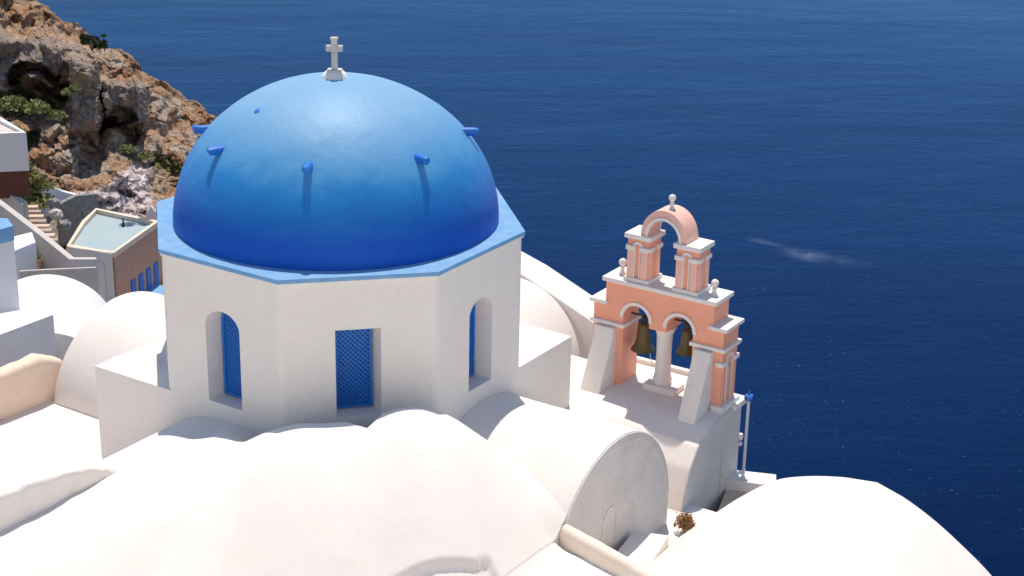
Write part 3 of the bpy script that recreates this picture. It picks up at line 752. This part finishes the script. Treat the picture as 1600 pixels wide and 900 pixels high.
# relief on the right pier: pilasters, capitals and a blind arch
def relief(b):
    for v0 in (4.60, 5.07):
        box(b, 6.0, 6.055, v0, v0+.10, -4.05, -3.20, .008)
    box(b, 6.0, 6.05, 4.79, 4.98, -3.95, -3.25, .008)
part('side_pilaster', 'pink', relief)
def relief2(b):
    box(b, 5.90, 6.075, F0-.05, 4.74, -3.20, -3.11, .01); box(b, 6.0, 6.075, 5.04, F1+.05, -3.20, -3.11, .01)
    box(b, 6.02, 6.062, 4.745, 4.785, -4.02, -3.14, .006); box(b, 6.02, 6.062, 4.99, 5.03, -4.02, -3.14, .006)
    prism(b, ring_poly((4.89, -3.11), .10, .15, 12), 6.02, 6.06, 'u')
part('side_capital', 'trim', relief2)
part('plinth', 'trim', lambda b: box(b, 5.855, 6.14, F0-.08, F1+.06, -4.25, -4.04, .02))
# upper pillars
P0, P1 = 4.61, 5.10
for c in (4.0, 5.11):
    pil = part('pillar', 'pink', lambda b: box(b, c-.245, c+.25, P0, P1, -1.75, -.92, .01))
    def sub(name, mat, fn):
        bm = bmesh.new(); fn(bm); return obj(name, bm, M[mat], pil, o_)
    sub('plinth', 'trim', lambda b: box(b, c-.29, c+.29, P0-.055, P1+.055, -1.84, -1.75, .01))
    sub('cap_slab', 'trim', lambda b: box(b, c-.30, c+.31, P0-.07, P1+.07, -.92, -.82, .015))
    def pl(b):
        for x in (-.235, .075): box(b, c+x, c+x+.16, P0-.035, P0+.01, -1.75, -1.16, .006)
        box(b, c+.2, c+.265, P0+.02, P0+.15, -1.75, -1.16, .006); box(b, c+.2, c+.265, P1-.17, P1-.03, -1.75, -1.16, .006)
    sub('pilaster', 'pinkpale', pl)
    def cp(b):
        for x in (-.26, .05): box(b, c+x, c+x+.21, P0-.065, P0+.01, -1.16, -1.07, .008)
        for s in (-1,): box(b, c-.27, c-.22, P0-.02, P0+.2, -1.16, -1.07, .008)
        box(b, c+.21, c+.29, P0-.02, P0+.18, -1.16, -1.07, .008); box(b, c+.21, c+.29, P1-.2, P1+.02, -1.16, -1.07, .008)
        prism(b, ring_poly((c, -1.09), .065, .115, 12), P0-.035, P0+.01, 'v')
        for x in (-.075, .045): box(b, c+x, c+x+.022, P0-.045, P0+.005, -1.74, -1.08, .004)
    sub('capital', 'trim', cp)
ac = (4.555, -.82)
part('top_arch', 'pinkpale', lambda b: prism(b, ring_poly(ac, .36, .52, 32, ry0=.40, ry1=.60), P0-.01, P1+.01, 'v', .008))
part('arch_trim', 'trim', lambda b: prism(b, ring_poly(ac, .352, .415, 32, ry0=.392, ry1=.455), P0-.035, P0-.011, 'v'))
part('arch_trim', 'trim', lambda b: prism(b, ring_poly(ac, .352, .415, 32, ry0=.392, ry1=.455), P1+.011, P1+.035, 'v'))
FIN = [(.085, -.02), (.085, .02), (.05, .05), (.04, .10), (.055, .16), (.03, .18), (.045, .195), (.078, .23), (.088, .275), (.075, .32), (.035, .35), (.01, .357)]
for (u, v, z, s) in ((3.52, 4.86, -1.84, .95), (5.62, 4.86, -1.84, .95), (4.58, 4.85, -.235, .85)):
    part('finial', 'trim', lambda b: lathe(b, [(r*s, h*s) for r, h in FIN], (u, v, z), 16))

# bells: each hangs in its own opening
def bell(u, v, ztop, h, r, label):
    t, oo = in_church('bell', u, v, ztop)
    tag(t, label, 'bell', 'bells of the bell tower')
    bm = bmesh.new()
    prof = [(.30, 0), (.42, -.03), (.50, -.12), (.54, -.35), (.60, -.60), (.74, -.82), (.95, -.96), (1.0, -1.0), (.93, -1.0), (.80, -.93), (.55, -.70), (.45, -.3), (.1, -.1)]
    n = 24; rings = []
    for rr, z in prof: rings.append([bm.verts.new((rr*r*math.cos(2*math.pi*i/n), rr*r*math.sin(2*math.pi*i/n), z*h)) for i in range(n)])
    for a, b in zip(rings, rings[1:]):
        for i in range(n): bm.faces.new((a[i], a[(i+1) % n], b[(i+1) % n], b[i]))
    bm.faces.new(rings[0]); bm.faces.new(rings[-1])
    obj('bell_body', bm, M['bronze'], t, ang=50)
    bm = bmesh.new(); box(bm, -.05, .05, -.045, .045, -.03, .12, .015); tube(bm, [(-.30, 0, .145), (.30, 0, .145)], .022, 8)
    obj('headstock', bm, M['iron'], t)
    bm = bmesh.new(); tube(bm, [(0, 0, -.2*h), (.01, 0, -.95*h)], .015, 6); lathe(bm, [(.01, -1.12*h), (.04, -1.06*h), (.04, -1.0*h), (.015, -.94*h)], (0.01, 0, 0), 10)
    obj('clapper', bm, M['iron'], t)
    bm = bmesh.new(); tube(bm, [(.05, .02, -.9*h), (.13, .05, -1.02*h), (.2, .0, -1.3*h), (.31, -.06, -1.48*h)], .008, 5)
    obj('bell_rope', bm, M['trim'], t)
bell(4.06, 4.90, -2.80, .60, .25, 'larger bronze bell in the left opening of the pink bell tower')
bell(5.04, 4.92, -2.72, .52, .21, 'smaller bronze bell in the right opening of the pink bell tower')

# ------------------------------------------------------------------ things round the foot of the right arm
def u_wall(name, label, pts, th, h0, h1, mat, n=40, wobble=.02, rnd=.5, cat='wall'):
    """low hand-built wall along a path of (u,v,ztop); rounded top"""
    c = pts[len(pts)//2]; t = empty(name, xy(c[0], c[1], c[2]-h0), TH)
    tag(t, label, cat)
    bm = bmesh.new(); P = [Vector(p) for p in pts]
    seg = [0]
    for a, b in zip(P, P[1:]): seg.append(seg[-1]+(b-a).length)
    prof = [(-.5, -1)]+[(-.5+.5*rnd*(1-math.cos(a)), -rnd*th*.7*(1-math.sin(a))) for a in frange(0, math.pi/2, 5)]
    prof = prof+[(-x, z) for x, z in prof[::-1]]
    rows = []
    for i in range(n+1):
        s = seg[-1]*i/n; k = max(j for j in range(len(seg)) if seg[j] <= s+1e-6); k = min(k, len(P)-2)
        f = (s-seg[k])/(seg[k+1]-seg[k]); p = P[k].lerp(P[k+1], f)
        d = (P[min(k+1, len(P)-1)]-P[k]); d.z = 0; d.normalize(); sd = Vector((-d.y, d.x, 0))
        row = []
        for (x, z) in prof:
            zz = p.z+z if z > -1 else p.z-h0
            q = p+sd*(x*th); q.z = zz; q += (noise.noise_vector(q*1.6)+noise.noise_vector(q*6)*.35)*wobble*(1 if z > -1 else .3)
            row.append(bm.verts.new(q))
        rows.append(row)
    for a, b in zip(rows, rows[1:]):
        for j in range(len(prof)-1): bm.faces.new((a[j], a[j+1], b[j+1], b[j]))
    bm.faces.new(rows[0]); bm.faces.new(rows[-1])
    obj('wall_body', bm, M[mat], t, (c[0], c[1], c[2]-h0), ang=50)
    return t
u_wall('parapet_wall', 'low rounded parapet running out from the foot of the shaded arched end wall', [(6.22, -1.66, -3.90), (6.9, -1.80, -3.94), (8.9, -2.28, -4.02)], .26, 1.6, 0, 'ledge', wobble=.02, rnd=.8)
# court floor between the arms and the neighbouring vault
court, co_ = in_church('court', 7, 1, -6); tag(court, 'narrow sunken court floor between the arched end walls and the right hand vault', 'floor')
bm = bmesh.new(); grid(bm, lambda u, v: -5.62+.02*noise.noise(Vector((u, v, 0))), frange(6.172, 8.0, 20), frange(-1.7, 3.2, 40)); skirt(bm, -8.5)
obj('paving', bm, M['roofwhite'], court, co_)
led, le = in_church('ledge', 6.6, .5, -5.4); tag(led, 'small bright plastered ledge at the foot of the arched end wall', 'ledge')
P4 = [uv(atz(*q, -5.08)) for q in ((990, 829), (1046, 836), (1010, 890), (955, 872))]
bm = bmesh.new(); prism(bm, [(max(6.18, p.x), p.y) for p in P4], -5.7, -5.08, 'z', .03); obj('ledge_body', bm, M['roofwhite'], led, le)
# dry bush in the gap
pb = xy(6.62, 2.12, -5.55); t = empty('dry_bush', pb); tag(t, 'dry brown bush stuck in the gap between the two shaded end walls', 'bush')
bm = bmesh.new(); clump(bm, (0, 0, .05), (.21, .17, .30), 500, .028, flat=1.0); clump(bm, (.03, -.02, .02), (.14, .13, .34), 200, .03, flat=1.0); obj('foliage', bm, M['dry'], t, smooth=False)
bm = bmesh.new()
for k in range(9): tube(bm, [(0, 0, -.1), (random.uniform(-.1, .1), random.uniform(-.1, .1), .15), (random.uniform(-.22, .22), random.uniform(-.18, .18), .36)], .008, 4, .004)
obj('twig', bm, M['dry'], t)

# lamp post on a low wall at the right, behind the terrace corner
bw, bo = in_church('boundary_wall', 6.6, 5.4, -7); tag(bw, 'white boundary wall top behind the right hand vault, where the lamp post stands', 'wall')
PT = [uv(atz(*q, -5.72)) for q in ((1132, 732), (1213, 741), (1213, 752), (1190, 757), (1132, 748))]
bm = bmesh.new(); prism(bm, [(p.x, p.y) for p in PT], -9.5, -5.72, 'z', .02); obj('wall_body', bm, M['roofwhite'], bw, bo)
bm = bmesh.new(); PQ = [uv(atz(*q, -5.74)) for q in ((1136, 750), (1196, 757.5), (1150, 790), (1120, 790))]
prism(bm, [(p.x, p.y) for p in PQ], -9.5, -5.95, 'z'); obj('step', bm, M['beige'], bw, bo)
lp, lo_ = in_church('lamp_post', 6.47, 5.0, -5.72); tag(lp, 'slim white lamp post with a blue lantern at the terrace corner, against the sea', 'lamp post')
bm = bmesh.new(); tube(bm, [(6.47, 5, -5.95), (6.47, 5, -3.95)], .032, 12); lathe(bm, [(.06, -5.72), (.06, -5.69), (.035, -5.66)], (6.47, 5, 0), 12); obj('pole', bm, M['pole'], lp, lo_)
bm = bmesh.new(); lathe(bm, [(.05, -3.97), (.09, -3.95), (.10, -3.90), (.085, -3.85), (.03, -3.83)], (6.47, 5, 0), 14); ln = obj('lantern', bm, M['glass'], lp, lo_)
bm = bmesh.new(); lathe(bm, [(.02, -3.829), (.02, -3.78), (.012, -3.74)], (6.47, 5, 0), 8); obj('lantern_cap', bm, M['blue'], ln, lo_)
wl, wo = in_church('wall_lamp', 6.16, 5.66, -5.1); tag(wl, 'small white lamp fixed to the seaward corner of the bell terrace', 'lamp')
bm = bmesh.new(); box(bm, 6.10, 6.17, 5.29, 5.37, -5.12, -5.06, .01); obj('bracket', bm, M['iron'], wl, wo)
bm = bmesh.new(); lathe(bm, [(.02, -5.10), (.05, -5.06), (.06, -5.0), (.045, -4.95), (.01, -4.93)], (6.16, 5.42, 0), 12); obj('lamp_globe', bm, M['trim'], wl, wo)
bm = bmesh.new(); lathe(bm, [(.02, -5.22), (.045, -5.19), (.045, -5.15), (.01, -5.13)], (6.16, 5.42, 0), 12); obj('lamp_shade', bm, M['trim'], wl, wo)

# ------------------------------------------------------------------ the neighbouring vault in the right foreground
nb, no = in_church('vaulted_house', 10.6, -5, -8); tag(nb, 'white vaulted house roof with a faint ridge line in the right foreground', 'house')
prof = [(5.75, -8), (5.75, -6.6), (5.93, -6.36), (6.45, -5.75), (6.96, -5.21), (7.7, -4.45), (8.17, -3.98), (8.75, -3.50), (9.34, -3.24), (10.04, -3.06), (10.61, -2.99), (11.08, -3.12), (11.66, -3.38), (12.25, -3.74), (12.72, -4.08), (13.3, -4.62), (13.9, -5.4), (14.3, -6.4), (14.4, -8)]
def dens(pr, n=4):
    out = []
    for i in range(len(pr)-1):
        p0, p1, p2, p3 = pr[max(i-1, 0)], pr[i], pr[i+1], pr[min(i+2, len(pr)-1)]
        lin = i in (9, 10)
        for k in range(n):
            t = k/n
            def cr(a, b, c, d): return .5*((2*b)+(-a+c)*t+(2*a-5*b+4*c-d)*t*t+(-a+3*b-3*c+d)*t**3)
            if lin: out.append((lerp(p1[0], p2[0], t), lerp(p1[1], p2[1], t))); continue
            out.append((cr(p0[0], p1[0], p2[0], p3[0]), cr(p0[1], p1[1], p2[1], p3[1])))
    out.append(pr[-1]); return out
pf = dens(prof); bm = bmesh.new(); rows = []
for i in range(61):
    v = lerp(1.2, -14, i/60); row = []
    for (u, z) in pf:
        q = Vector((u, v, z)); q += noise.noise_vector(q*.6)*.025*(0.4 if i == 0 else 1); row.append(bm.verts.new(q))
    rows.append(row)
for a, b in zip(rows, rows[1:]):
    for j in range(len(pf)-1): bm.faces.new((a[j], a[j+1], b[j+1], b[j]))
bm.faces.new(rows[0]); bm.faces.new(rows[-1])
obj('vault_roof', bm, M['roofwhite'], nb, no, ang=50)

# ------------------------------------------------------------------ left terrace, nave parapet and beige wall
lt, lto = in_church('left_terrace', -4.5, -5, -6); tag(lt, 'flat pale pinkish roof terrace left of the church base', 'terrace')
bm = bmesh.new(); grid(bm, lambda u, v: -4.80+.03*noise.noise(Vector((u*.5, v*.5, 0))), frange(-6.35, -2.132, 40), frange(-14, -1.2, 90),
     lambda u, v: not (u > -3.2 and v > -3.2)); skirt(bm, -8); obj('terrace_floor', bm, M['floor'], lt, lto, ang=60)
u_wall('parapet_wall', 'lumpy whitewashed parapet with a rounded end between the left terrace and the big front roof', [(-.20, -5.75, -3.03), (-.20, -6.1, -2.83), (-.21, -6.6, -2.60), (-.24, -7.3, -2.46), (-.27, -8.4, -2.36), (-.3, -12, -2.3)], .40, 1.0, 0, 'white', n=140, wobble=.06, rnd=.4)
u_wall('terrace_wall', 'cream coloured wall with a white rounded top along the far side of the left terrace', [(-6.48, -1.45, -4.0), (-6.5, -1.95, -3.78), (-6.55, -2.8, -3.82), (-6.7, -4.5, -3.85), (-6.9, -8, -3.9)], .42, 3, 0, 'cream', n=70, wobble=.03, rnd=.5)
# ------------------------------------------------------------------ village houses on the left, stepping down the slope
def poly_house(name, pxs, z, h, mat, label, cat, roofmat=None, rim=0.0, lip=.25, parts=None, bev=.05):
    P = [atz(a, b, z) for a, b in pxs]; c = sum(P, Vector())/len(P); base = Vector((c.x, c.y, z-h))
    t = empty(name, base); tag(t, label, cat)
    bm = bmesh.new(); pl = [(p.x, p.y) for p in P]
    prism(bm, pl, z-h, z-rim if rim else z, 'z', 0 if rim else bev); obj('wall', bm, M[mat], t, base)
    if rim:
        bm = bmesh.new(); inner = [(c.x+(p.x-c.x)*(1-lip/ (p-c).length*1.3), c.y+(p.y-c.y)*(1-lip/(p-c).length*1.3)) for p in P]
        n = len(P)
        o1 = [bm.verts.new((*p, z)) for p in pl]; i1 = [bm.verts.new((*p, z)) for p in inner]; i0 = [bm.verts.new((*p, z-rim)) for p in inner]; o0 = [bm.verts.new((*p, z-rim+.002)) for p in pl]
        for k in range(n):
            j = (k+1) % n
            bm.faces.new((o1[k], o1[j], i1[j], i1[k])); bm.faces.new((i1[k], i1[j], i0[j], i0[k])); bm.faces.new((o0[k], o0[j], o1[j], o1[k]))
        obj('parapet', bm, M[parts or mat], t, base, smooth=False)
        bm = bmesh.new(); bm.faces.new([bm.verts.new((*p, z-rim+.05)) for p in inner]); obj('roof', bm, M[roofmat or mat], t, base, smooth=False)
    return t, base
# near: bright vault, box and the tall wall at the frame's left edge
hz = -8.0
def far_vault(px0, py0, px1, py1, y0, y1, r, label):
    a = aty(px0, py0, y0); b = aty(px1, py1, y1); d = (b-a); d.z = 0; L = d.length; d.normalize(); sd = Vector((d.y, -d.x, 0))
    t = empty('vaulted_house', (a.x, a.y, a.z-r-4)); tag(t, label, 'house'); bm = bmesh.new(); rows = []
    for i in range(17):
        p = a.lerp(b, i/16); row = []
        for (x, z) in [(-r, -4-r)]+[(r*math.cos(k), r*math.sin(k)-r) for k in frange(math.pi, 0, 28)]+[(r, -4-r)]:
            q = p+sd*x+Vector((0, 0, z)); q += noise.noise_vector(q*.7)*.02; row.append(bm.verts.new(q))
        rows.append(row)
    for x, y in zip(rows, rows[1:]):
        for j in range(len(x)-1): bm.faces.new((x[j], x[j+1], y[j+1], y[j]))
    bm.faces.new(rows[0]); bm.faces.new(rows[-1]); obj('vault_roof', bm, M['coolwhite'], t, (a.x, a.y, a.z-r-4))
far_vault(62, 520, 66, 429, 8.5, 13.5, 1.9, 'bright white barrel vault behind the cream wall on the left')
poly_house('annex', [(-60, 545), (84, 491), (60, 478), (-60, 500)], -5.1, 3.5, 'coolwhite', 'plain white block in front of the bright left hand vault', 'building')
# tall building corner at the left edge
t, b = poly_house('corner_house', [(-90, 338), (12, 342), (20, 352), (-60, 372)], -3.6, 5.5, 'coolwhite', 'tall white house corner with a light blue roof edge at the left margin', 'house')
Pn = [atz(*q, -3.55) for q in ((-90, 336), (12, 340), (21, 352), (-60, 374))]
bm = bmesh.new(); prism(bm, [(p.x, p.y) for p in Pn], -3.95, -3.56, 'z', .03); obj('blue_coping', bm, M['rim'], t, b)

# diagonal stair wall and the wall under it
def wallpx(name, top, y, zlow, th, mat, label, cat='wall'):
    P = [aty(a, b, yy) for (a, b), yy in zip(top, y)]; base = Vector((P[0].x, P[0].y, zlow)); t = empty(name, base); tag(t, label, cat)
    bm = bmesh.new(); prev = None
    for k, p in enumerate(P):
        d = (P[min(k+1, len(P)-1)]-P[max(k-1, 0)]); d.z = 0; d.normalize(); s = Vector((-d.y, d.x, 0))*th
        row = [bm.verts.new(v) for v in ((p.x, p.y, zlow), (p.x, p.y, p.z), (p.x+s.x, p.y+s.y, p.z), (p.x+s.x, p.y+s.y, zlow))]
        if prev:
            for j in range(4): bm.faces.new((prev[j], prev[(j+1) % 4], row[(j+1) % 4], row[j]))
        else: bm.faces.new(row)
        prev = row
    bm.faces.new(prev[::-1]); bmesh.ops.recalc_face_normals(bm, faces=bm.faces); bevel(bm, .03)
    obj('wall_body', bm, M[mat], t, base); return t, base
wallpx('stair_wall', [(-40, 290), (0, 320), (55, 362), (108, 405), (152, 405)], [37, 36, 34, 32, 32.4], -19, .28, 'grey', 'grey stair wall running down diagonally behind the bright left hand vault')
wallpx('retaining_wall', [(30, 424), (60, 422), (150, 418)], [31, 31, 31.3], -19, .12, 'grey', 'grey retaining wall below the diagonal stair wall')
poly_house('small_roof', [(8, 372), (50, 362), (56, 378), (22, 392)], -11.6, 3, 'coolwhite', 'small bright flat roof between the corner house and the stair wall', 'roof')
poly_house('patio_block', [(20, 400), (50, 385), (62, 408), (24, 420)], -12.6, 3, 'grey', 'dusty grey patio roof below the small bright flat roof', 'roof')
poly_house('masonry_bench', [(22, 415), (40, 412), (42, 430), (20, 434)], -12.9, 1.5, 'coolwhite', 'small white masonry seat on the patio beside the corner house', 'seat')
for px, py in ((48, 398), (60, 404)):
    P = atz(px, py+14, -12.7); t = empty('flower_pot', P)
    tag(t, 'terracotta pot nearer the corner house on the grey patio' if px == 48 else 'terracotta pot against the stair wall on the grey patio', 'pot')
    bm = bmesh.new(); lathe(bm, [(.10, 0), (.17, .28), (.19, .30), (.19, .36), (.15, .36), (.14, .30)], (0, 0, 0), 12); obj('pot_body', bm, M['brownwall'], t)
    bm = bmesh.new(); clump(bm, (0, 0, .33), (.2, .2, .3), 60, .06); obj('foliage', bm, M['leaf'], t, smooth=False)

# paved lane with the flight of steps
st = aty(52, 345, 62); t = empty('stone_steps', st); tag(t, 'flight of worn stone steps between the bush and the grey stair wall', 'steps')
for k in range(8):
    q = aty(lerp(42, 72, k/7), lerp(322, 374, k/7), lerp(63.5, 60.0, k/7)); bm = bmesh.new()
    box(bm, q.x-.75, q.x+.62, q.y-.22, q.y+.26, q.z-.5, q.z, .03); wob(bm, .03, 2, k)
    obj('step', bm, M['paving' if k % 2 else 'beige'], t, st)
# upper left cube house
poly_house('cube_house', [(-90, 212), (41, 207), (3, 184), (-90, 160)], -14.5, 2.15, 'coolwhite', 'white cube shaped house with a parapet at the left edge below the cliff', 'house', 'grey', .22)
poly_house('stone_terrace', [(-90, 270), (46, 260), (20, 238), (-90, 215)], -16.75, .16, 'coolwhite', 'thin white terrace slab under the cube shaped house', 'slab')
poly_house('red_wall', [(-90, 277), (44, 266), (20, 244), (-90, 224)], -16.95, 1.5, 'maroon', 'dark red wall below the cube shaped house', 'wall', bev=.02)
wallpx('garden_wall', [(-60, 268), (0, 292), (34, 320), (37, 322)], [62, 61, 60, 60.2], -25, .5, 'grey', 'pale grey sloping wall left of the stone steps')

# house with the pale blue roof
pz = -25.0
t, base = poly_house('terrace_house', [(104, 384), (150, 392), (178, 395), (249, 345), (195, 334), (150, 325), (128, 345)], pz, 4.6, 'brownwall',
     'brown walled house with a pale blue flat roof at the foot of the cliff', 'house', 'roofpale', .34, .27, 'cream', 0)
obj_roof = None
a = atz(178, 395, pz); c = atz(249, 345, pz); nrm = Vector((c.y-a.y, -(c.x-a.x), 0)).normalized(); along = (c-a); along.z = 0; LL = along.length; along.normalize()
def on_wall(s, z, d=.06): p = a+along*s+nrm*d; return Vector((p.x, p.y, z))
def wall_box(bm, s0, s1, z0, z1, d0, d1):
    vs = []
    for s in (s0, s1):
        for d in (d0, d1):
            for z in (z0, z1): vs.append(bm.verts.new(on_wall(s, z, d)))
    for f in ((0, 1, 3, 2), (4, 6, 7, 5), (0, 4, 5, 1), (2, 3, 7, 6), (0, 2, 6, 4), (1, 5, 7, 3)): bm.faces.new([vs[i] for i in f])
for k in range(4):
    bm = bmesh.new(); s0 = LL*(.30+.17*k); wall_box(bm, s0, s0+LL*.09, pz-4.5, pz-2.6, -.1, .07); d = obj('door', bm, M['blue'], t, base, smooth=False)
bm = bmesh.new(); lathe(bm, [(.10, 0), (.08, .3), (.05, .34), (.05, .6), (.09, .62), (.02, .7)], tuple(atz(193, 356, pz-.4)), 10); obj('chimney_pipe', bm, M['iron'], t, base)
# pale washed wall on its left front side, with a window
pa_, pb_ = atz(106, 384.6, pz), atz(175, 395.5, pz); nn_ = Vector(((pb_-pa_).y, -(pb_-pa_).x, 0)).normalized()*.05
bm = bmesh.new(); prism(bm, [(p.x, p.y) for p in (pa_, pb_, pb_+nn_, pa_+nn_)], pz-4.6, pz-.02, 'z'); obj('side_wall', bm, M['coolwhite'], t, base, smooth=False)
w0, w1 = pa_.lerp(pb_, .72), pa_.lerp(pb_, .82); bm = bmesh.new(); prism(bm, [(p.x, p.y) for p in (w0+nn_, w1+nn_, w1+nn_*1.6, w0+nn_*1.6)], pz-2.2, pz-1.3, 'z'); obj('window', bm, M['blue'], t, base, smooth=False)
poly_house('white_kiosk', [(138, 408), (163, 410), (168, 402), (146, 400)], -25.6, 3.2, 'coolwhite', 'white kiosk with a rounded front before the brown walled house', 'kiosk', bev=.4)
poly_house('white_block', [(171, 439), (187, 440), (189, 434), (174, 433)], -27.6, 1.6, 'coolwhite', 'small white block on the paving right of the kiosk', 'block')
poly_house('water_tank', [(192, 462), (240, 470), (268, 452), (238, 440)], -29.0, 1.5, 'rim', 'pale blue flat roof peeping out beside the church wall', 'roof')
poly_house('lane', [(60, 520), (330, 520), (330, 420), (120, 400), (60, 430)], -29.4, 3, 'paving', 'stone paved lane below the brown walled house', 'paving')
wallpx('stone_wall', [(92, 320), (120, 306), (153, 303)], [80, 81, 82], -28, .4, 'stone', 'grey rubble stone wall left of the pale blue roof')
wallpx('path_wall', [(68, 286), (100, 300), (146, 312)], [82, 83, 84], -30, .9, 'coolwhite', 'white topped path wall above the grey rubble stone wall')
wallpx('white_arch_wall', [(228, 335), (236, 322), (243, 332)], [81, 81, 81], -29, .4, 'coolwhite', 'small white rounded wall end behind the pale blue roof')
# loose boulders at the lane
bk = aty(95, 330, 71)
for i, (px, py, s, lab) in enumerate(((88, 335, .42, 'pale boulder beside the stone steps'), (100, 352, .38, 'grey boulder left of the pale blue roof, lowest of the three'), (84, 316, .34, 'small pale boulder above the other two beside the steps'))):
    P = aty(px, py, 67-i); bm = bmesh.new(); bmesh.ops.create_icosphere(bm, subdivisions=3, radius=s)
    for v in bm.verts: v.co = v.co*(1+.35*noise.noise(v.co*3+Vector((i*5, 0, 0)))+.2*noise.noise(v.co*9)); v.co.z *= .8
    o = obj('boulder', bm, M['stone'] if i else M['grey'], loc=P); tag(o, lab, 'rock', 'boulders by the steps')
